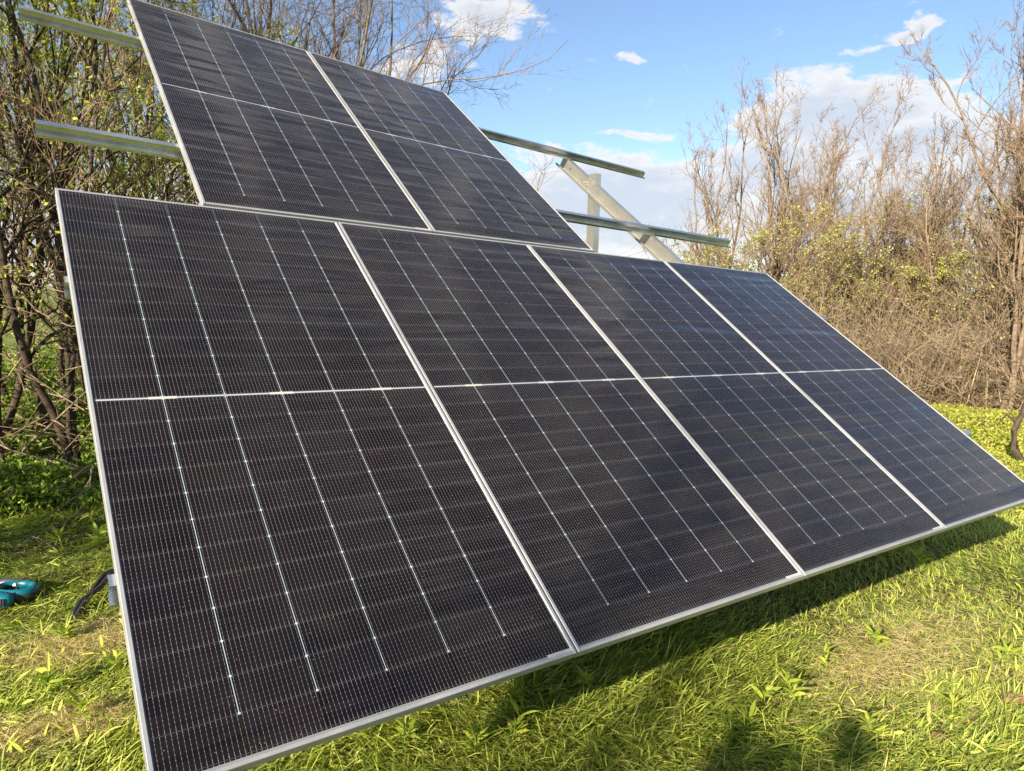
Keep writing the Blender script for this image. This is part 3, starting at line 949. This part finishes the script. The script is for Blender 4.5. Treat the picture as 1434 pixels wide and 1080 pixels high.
# low shrubs with first leaves behind
gs = 'leafing shrubs under the bare trees'
shr = [(975, 15.5, 3.2, 'pale leafing shrub below the end of the lower rail'), (1040, 15.8, 3.6, 'olive leafing shrub left of the far top corner of the lower panels'),
       (1110, 15.2, 3.3, 'olive leafing shrub right behind the far top corner of the lower panels'), (1180, 15.5, 3.0, 'olive leafing shrub left of the dry stalks'),
       (1250, 15.0, 3.6, 'olive leafing shrub behind the upper edge of the dry stalks'), (1310, 16.2, 4.3, 'greenest leafing shrub, behind the scarred tree'),
       (1385, 14.8, 3.8, 'olive leafing shrub behind the dense tree at the right edge'), (1450, 14.0, 3.6, 'olive leafing shrub at the right picture edge'),
       (930, 22.0, 3.3, 'distant leafing shrub just right of the rafter foot')]
for i, (x, d, H, lb) in enumerate(shr):
    tree(polar(x, d), lb, 500 + i, H=H, stems=10, spread=0.30, r0=0.02, lv=((10, 0.42), (7, 0.5), (5, 0.5)), wander=0.2, up=0.3,
         bark=BARK_TAN, twig=TWIG_TAN, leaf=OLIVE if i != 5 else YOUNG, leaf_n=7500, leaf_size=0.040, name='leafing_shrub', cat='shrub', group=gs, tmin=0.1, ang=0.8, minr=0.0045)
# sprig tips behind the post
tree(polar(845, 12.0), 'low twiggy sapling whose tips show beside the foot of the post', 560, H=2.75, stems=5, spread=0.15, r0=0.02, lv=((8, 0.3), (5, 0.4)), up=0.4,
     bark=BARK_TAN, twig=TWIG_TAN, leaf=OLIVE, leaf_n=900, leaf_size=0.05, name='sapling', group=None, minr=0.003)
# trees outside the picture on the sunny side, whose branches shade the panels
gz_ = 'trees outside the picture on the sunny side'
for i, (p, H, lb) in enumerate([((-8.5, 1.9), 5.2, 'thicket tree left of the picture, nearest the array'),
                                ((-10.0, -3.9), 7.0, 'slim bare tree left of the picture, level with the camera')]):
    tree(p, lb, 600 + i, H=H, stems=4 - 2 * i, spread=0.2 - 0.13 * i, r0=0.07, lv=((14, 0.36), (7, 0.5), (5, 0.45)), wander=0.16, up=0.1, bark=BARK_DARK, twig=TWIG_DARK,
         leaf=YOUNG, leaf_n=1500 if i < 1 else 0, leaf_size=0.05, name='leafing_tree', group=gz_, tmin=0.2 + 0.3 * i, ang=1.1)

tree((-2.7, 2.75), 'added low leafing bush, unseen on the left, to shade the grass before the thicket', 640, H=2.1, stems=12, spread=0.28, r0=0.016, lv=((9, 0.5), (7, 0.5), (5, 0.5)),
     wander=0.2, up=0.2, bark=BARK_TAN, twig=TWIG_TAN, leaf=YOUNG, leaf_n=9000, leaf_size=0.045, name='leafing_shrub', cat='shrub', tmin=0.1, ang=0.8)  # unseen bush, added to throw a shade band on the left grass
tree((-3.9, 1.0), 'small sparse bush added out of view, for shade patches on the left grass', 641, H=1.4, stems=7, spread=0.5, r0=0.014, lv=((8, 0.5), (6, 0.5), (4, 0.5)),
     wander=0.2, up=0.2, bark=BARK_TAN, twig=TWIG_TAN, leaf=YOUNG, leaf_n=2500, leaf_size=0.045, name='leafing_shrub', cat='shrub', tmin=0.1, ang=0.8)  # also unseen, added for patches of shade on the left grass
for i, (p, H, lb) in enumerate([((-2.0, -1.75), 1.75, 'added unseen bush beside the camera, its top shaped to shade the lower right grass'),
                                ((-2.2, -2.75), 2.15, 'added unseen bush behind the camera, its tip placed to shade the bottom right corner')]):
    tree(p, lb, 650 + i, H=H, stems=9, spread=0.10, r0=0.014, lv=((10, 0.28), (7, 0.5), (5, 0.5)), wander=0.16, up=0.3,
         bark=BARK_TAN, twig=TWIG_TAN, leaf=YOUNG, leaf_n=7000, leaf_size=0.045, name='leafing_shrub', cat='shrub', tmin=0.3, ang=0.7)  # both unseen, added only to cast the dark patches at bottom right
# ------------------------------------------------------------------ undergrowth
def region_points(n_, x0, x1, d0, d1, r):
    xs = r.uniform(x0, x1, n_); ds = r.uniform(d0, d1, n_)
    c = np.array([ray(x, 430) for x in np.linspace(x0, x1, 60)]); gxs = np.linspace(x0, x1, 60)
    hx = np.interp(xs, gxs, c[:, 0]); hy = np.interp(xs, gxs, c[:, 1]); l_ = np.hypot(hx, hy)
    return CAM[0] + hx / l_ * ds, CAM[1] + hy / l_ * ds
def undergrowth(name, label, n_, x0, x1, d0, d1, h, size, mat, seed, cat='undergrowth'):
    r = np.random.default_rng(seed)
    x, y = region_points(n_, x0, x1, d0, d1, r)
    hh = np.clip(0.55 + 0.35 * gnoise(x * 1.4, y * 1.4, seed), 0.08, 1.4) * h
    z = ground_z(x, y) + r.random(n_) ** 0.7 * hh
    V, Q, A = leaf_cards(np.stack([x, y, z], 1), size, r)
    o = mesh_obj(name, V, [Q], mat, attrs={'tint': A})
    tag(o, label, cat, kind='stuff')
undergrowth('leafy_undergrowth', 'shaded green undergrowth at the foot of the left thicket', 130000, -120, 330, 5.9, 10.5, 0.95, 0.045, UNDER, 71)
undergrowth('leafy_ground_cover', 'bright green leafy ground cover at the right edge beyond the last panel', 90000, 1150, 1560, 7.0, 13.8, 0.26, 0.035, COVER, 72)
undergrowth('shrubby_backdrop', 'mass of olive and brown scrub under the right tree line', 60000, 900, 1520, 17.0, 24.0, 2.2, 0.08, OLIVE, 73)
# dry stalks
r = np.random.default_rng(77)
n_ = 15000
x, y = region_points(n_, 930, 1540, 12.9, 16.6, r)
az_ = r.uniform(0, 6.28, n_)
hgt = np.clip(0.9 + 0.35 * gnoise(x * 0.8, y * 0.8, 78), 0.35, 1.7)
V, Q, T, A = blades(np.stack([x, y, ground_z(x, y)], 1), az_, r.uniform(0.0, 1.1, n_), hgt * r.uniform(0.5, 1.35, n_), r.uniform(0.008, 0.018, n_), r.uniform(-0.2, 0.8, n_),
                    np.clip(r.normal(0.5, 0.25, n_), 0, 1), r)
o = mesh_obj('dry_stalks', V, [Q, T], STRAW, attrs={'tint': A})
tag(o, 'tangle of tan dry stalks at the foot of the right trees', 'dry stalks', kind='stuff')

def brush_pile(name, label, cx, cy, rad_, n_, Lr, rr, seed, mat, zmax, stuff=False):
    r = np.random.default_rng(seed)
    P = np.stack([cx + r.normal(0, rad_, n_), cy + r.normal(0, rad_ * 0.6, n_), np.abs(r.normal(0.05, zmax * 0.4, n_))], 1)
    a_ = r.uniform(0, 6.28, n_); e_ = r.normal(0.25, 0.45, n_)
    D = np.stack([np.cos(a_) * np.cos(e_), np.sin(a_) * np.cos(e_), np.sin(e_)], 1)
    pts, dirs, rad = grow(P, D, r.uniform(*Lr, n_), rr * r.uniform(0.5, 1.5, n_), 6, 0.16, np.array([0, 0, -0.03]), r, 0.4)
    v, q = tubes(pts, dirs, rad, 5)
    P2, D2, L2, R2 = spawn(pts, dirs, rad, np.linalg.norm(pts[:, -1] - pts[:, 0], axis=1), 4, r, 0.2, 0.7, 0.45, 0.0)
    p2, d2, r2 = grow(P2, D2, L2, R2, 4, 0.18, np.zeros(3), r, 0.3)
    v2, q2 = tubes(p2, d2, r2, 3)
    loc = np.array([cx, cy, 0.0])
    o = mesh_obj(name, np.concatenate([v, v2]), [np.concatenate([q, q2 + len(v)])], mat, None, loc)
    tag(o, label, 'brushwood', kind='stuff' if stuff else None)
    return o
p = polar(90, 6.3)
brush_pile('brushwood_pile', 'tangle of dry grey branches lying before the left thicket', p[0], p[1], 0.42, 26, (0.5, 1.5), 0.010, 81, BRUSH, 0.5)
p = polar(60, 7.2)
brush_pile('bramble_thicket', 'dense dark mass of thin bare twigs filling the left thicket', p[0] + .3, p[1] + .6, 1.5, 520, (0.8, 2.0), 0.005, 82, TWIG_DARK, 2.6, True)

r = np.random.default_rng(88)
n_ = 900
x, y = region_points(n_, 960, 1520, 12.6, 15.2, r)
P = np.stack([x, y, ground_z(x, y) + r.uniform(0, 0.6, n_)], 1)
a_ = r.uniform(0, 6.28, n_); e_ = r.uniform(0.1, 1.4, n_)
D = np.stack([np.cos(a_) * np.cos(e_), np.sin(a_) * np.cos(e_), np.sin(e_)], 1)
pts, dirs, rad = grow(P, D, r.uniform(0.8, 2.2, n_), r.uniform(0.004, 0.011, n_), 7, 0.2, np.array([0, 0, -0.06]), r, 0.35)
v, q = tubes(pts, dirs, rad, 4)
P2, D2, L2, R2 = spawn(pts, dirs, rad, np.linalg.norm(pts[:, -1] - pts[:, 0], axis=1), 7, r, 0.1, 0.8, 0.4, 0.1)
p2, d2, r2 = grow(P2, D2, L2, np.maximum(R2, 0.003), 4, 0.22, np.zeros(3), r, 0.5)
v2, q2 = tubes(p2, d2, r2, 3)
o = mesh_obj('bramble_tangle', np.concatenate([v, v2]), [np.concatenate([q, q2 + len(v)])], BRUSH, None, np.zeros(3))
tag(o, 'tangle of pale bramble canes among the dry stalks on the right', 'brambles', kind='stuff')
# curved dark stem at the right edge
loc = polar(1456, 9.2)
root = empty('bent_sapling', loc)
tag(root, 'bent dark stem leaning at the right picture edge in front of the dry stalks', 'sapling')
sm = MB()
prof = [(0, 0), (-0.10, 0.16), (-0.13, 0.36), (-0.05, 0.55), (0.0, 0.8), (0.03, 1.1), (-0.05, 1.5)]
rt = np.array([RW[0][0], RW[0][1], 0]); rt /= np.linalg.norm(rt)
sm.tube([loc + rt * a_ + np.array([0, 0, b_]) for a_, b_ in prof], [0.045, 0.036, 0.03, 0.028, 0.024, 0.018, 0.008], 9)
sm.tube([loc + rt * -0.12 + [0, 0, 0.45], loc + rt * -0.22 + [0, 0, 0.52], loc + rt * -0.3 + [0, 0, 0.42]], [0.018, 0.014, 0.006], 7)
sm.build('trunk', BARK_DARK, root, smooth=True)

# ------------------------------------------------------------------ things on the ground
TEAL = simple('teal_plastic', (0.0, 0.10, 0.155), 0.38, nscale=20, namt=0.12)
RUBBER = simple('black_rubber', (0.018, 0.018, 0.02), 0.6)
def power_tool():
    base = np.array([*gpt(14, 850), 0.0]); base[2] = float(ground_z(base[0], base[1]))
    root = empty('power_tool', base)
    tag(root, 'teal and black power tool with a D-shaped handle lying in the grass', 'power tool')
    fwd = np.array([RW[2][0], RW[2][1], 0]); fwd /= np.linalg.norm(fwd)
    P = lambda a_, b_, c_: base + rt * a_ + fwd * b_ + np.array([0, 0, c_])
    # loop handle: flattened ring
    m_ = MB(); rings = []
    for i in range(25):
        th = 2 * math.pi * i / 24
        cx, cy = -0.005 + 0.088 * math.cos(th), 0.055 + 0.065 * math.sin(th)
        w = 0.017 + 0.004 * math.cos(th)
        ring = []
        for j in range(12):
            ph = 2 * math.pi * j / 12
            rr = w * math.cos(ph)
            ring.append(P(cx + rr * math.cos(th), cy + rr * math.sin(th), 0.055 + 0.024 * math.sin(ph)))
        rings.append(ring)
    m_.sweep(rings, cap=False); m_.build('handle', TEAL, root, smooth=True)
    m_ = MB(); rings = []
    for i in range(15):
        th = -1.5 + 2.3 * i / 14
        cx, cy = -0.005 + 0.098 * math.cos(th), 0.055 + 0.075 * math.sin(th)
        rings.append([P(cx + 0.014 * math.cos(ph) * math.cos(th), cy + 0.014 * math.cos(ph) * math.sin(th), 0.036 + 0.026 * math.sin(ph)) for ph in np.linspace(0, 2 * math.pi, 10, endpoint=False)])
    m_.sweep(rings); m_.build('rubber_grip', RUBBER, root, smooth=True)
    m_ = MB(); rings = []
    for i, (a_, r_) in enumerate([(0.052, 0.006), (0.046, 0.024), (0.03, 0.034), (-0.02, 0.040), (-0.10, 0.042), (-0.20, 0.038), (-0.22, 0.02)]):
        rings.append([P(a_, -0.048 + r_ * math.cos(ph), 0.044 + r_ * math.sin(ph)) for ph in np.linspace(0, 2 * math.pi, 16, endpoint=False)])
    m_.sweep(rings); m_.build('motor_housing', TEAL, root, smooth=True)
    m_ = MB()
    for k in range(6):
        a_ = 0.030 - 0.011 * k
        c = [P(a_ + dx, -0.048 - 0.0405 + dy, 0.044 + dz) for dz in (-0.016, 0.018) for dx, dy in ((-0.002, 0.0), (0.002, 0.0), (0.002, 0.012), (-0.002, 0.012))]
        m_.hexa(c)
    m_.build('vent_slots', RUBBER, root)
    for a_, c_ in ((0.02, 0.083), (-0.05, 0.086), (-0.09, 0.087)):
        m_ = MB(); m_.tube([P(a_, -0.048, c_ - 0.006), P(a_, -0.048, c_ + 0.001)], 0.0042, 8); m_.build('screw', RUBBER, root)
    m_ = MB(); m_.tube([P(-0.075, 0.02, 0.06), P(-0.068, 0.05, 0.062), P(-0.075, 0.08, 0.06)], [0.010, 0.012, 0.009], 8); m_.build('trigger', RUBBER, root, smooth=True)
    m_ = MB(); m_.tube([P(-0.03, 0.12, 0.05), P(-0.10, 0.13, 0.055), P(-0.16, 0.13, 0.05)], [0.028, 0.03, 0.026], 12)
    m_.build('gear_head', simple('grey_metal', (0.25, 0.26, 0.27), 0.35, 0.8), root, smooth=True)
power_tool()

cb = np.array([*gpt(128, 848), 0.0])
root = empty('black_cables', cb)
tag(root, 'pair of stiff black cables in the grass beside the lowest rail end', 'cable')
for k, (o1, o2) in enumerate(((0, 0), (0.035, -0.02))):
    a_ = np.array([*gpt(158, 812), 0.05]); b_ = np.array([*gpt(102, 876), 0.012])
    mid_ = (a_ + b_) / 2 + [0, 0, 0.035 + 0.01 * k]
    m_ = MB(); m_.tube([a_ + rt * o1, (a_ * .5 + mid_ * .5) + rt * o1 + [0, 0, 0.02], mid_ + rt * o1, (mid_ + b_) / 2 + rt * o2 + [0, 0, 0.008], b_ + rt * o2], 0.013, 10)
    m_.build('cable', RUBBER, root, smooth=True)

CLOD = simple('reddish_soil', (0.16, 0.09, 0.055), 0.95, nscale=60, namt=0.45, bump=0.8)
clods = [(1424, 984, 0.07, 'long reddish soil clod at the right edge'), (1308, 986, 0.03, 'small soil clod in the straw patch'), (1314, 1032, 0.045, 'reddish clod near the bottom, left of the right edge shadow'),
         (1352, 1008, 0.035, 'flat soil clod between the two reddish ones')]
for i, (x, y, s_, lb) in enumerate(clods):
    r = np.random.default_rng(900 + i)
    p = gpt(x, y); c0 = np.array([p[0], p[1], float(ground_z(p[0], p[1]))])
    m_ = MB(); rings = []
    nph = r.uniform(0, 6.28, 6)
    for a_ in np.linspace(0.05, math.pi - 0.05, 10):
        ring = []
        for th in np.linspace(0, 2 * math.pi, 16, endpoint=False):
            q = 1 + 0.16 * math.sin(3 * th + nph[0] + 2 * a_) + 0.1 * math.sin(5 * th + nph[1] - 3 * a_) + 0.07 * math.sin(9 * th + nph[2] + 7 * a_)
            v = np.array([math.cos(th) * math.sin(a_), 0.5 * math.sin(th) * math.sin(a_), 0.38 * math.cos(a_)]) * s_ * q
            ring.append(c0 + v[0] * rt * 1.0 + v[1] * np.array([-rt[1], rt[0], 0]) + [0, 0, v[2] + s_ * 0.22])
        rings.append(ring)
    m_.sweep(rings); o = m_.build('soil_clod', CLOD, None, c0, smooth=True)
    tag(o, lb, 'clod', 'reddish soil clods in the grass')
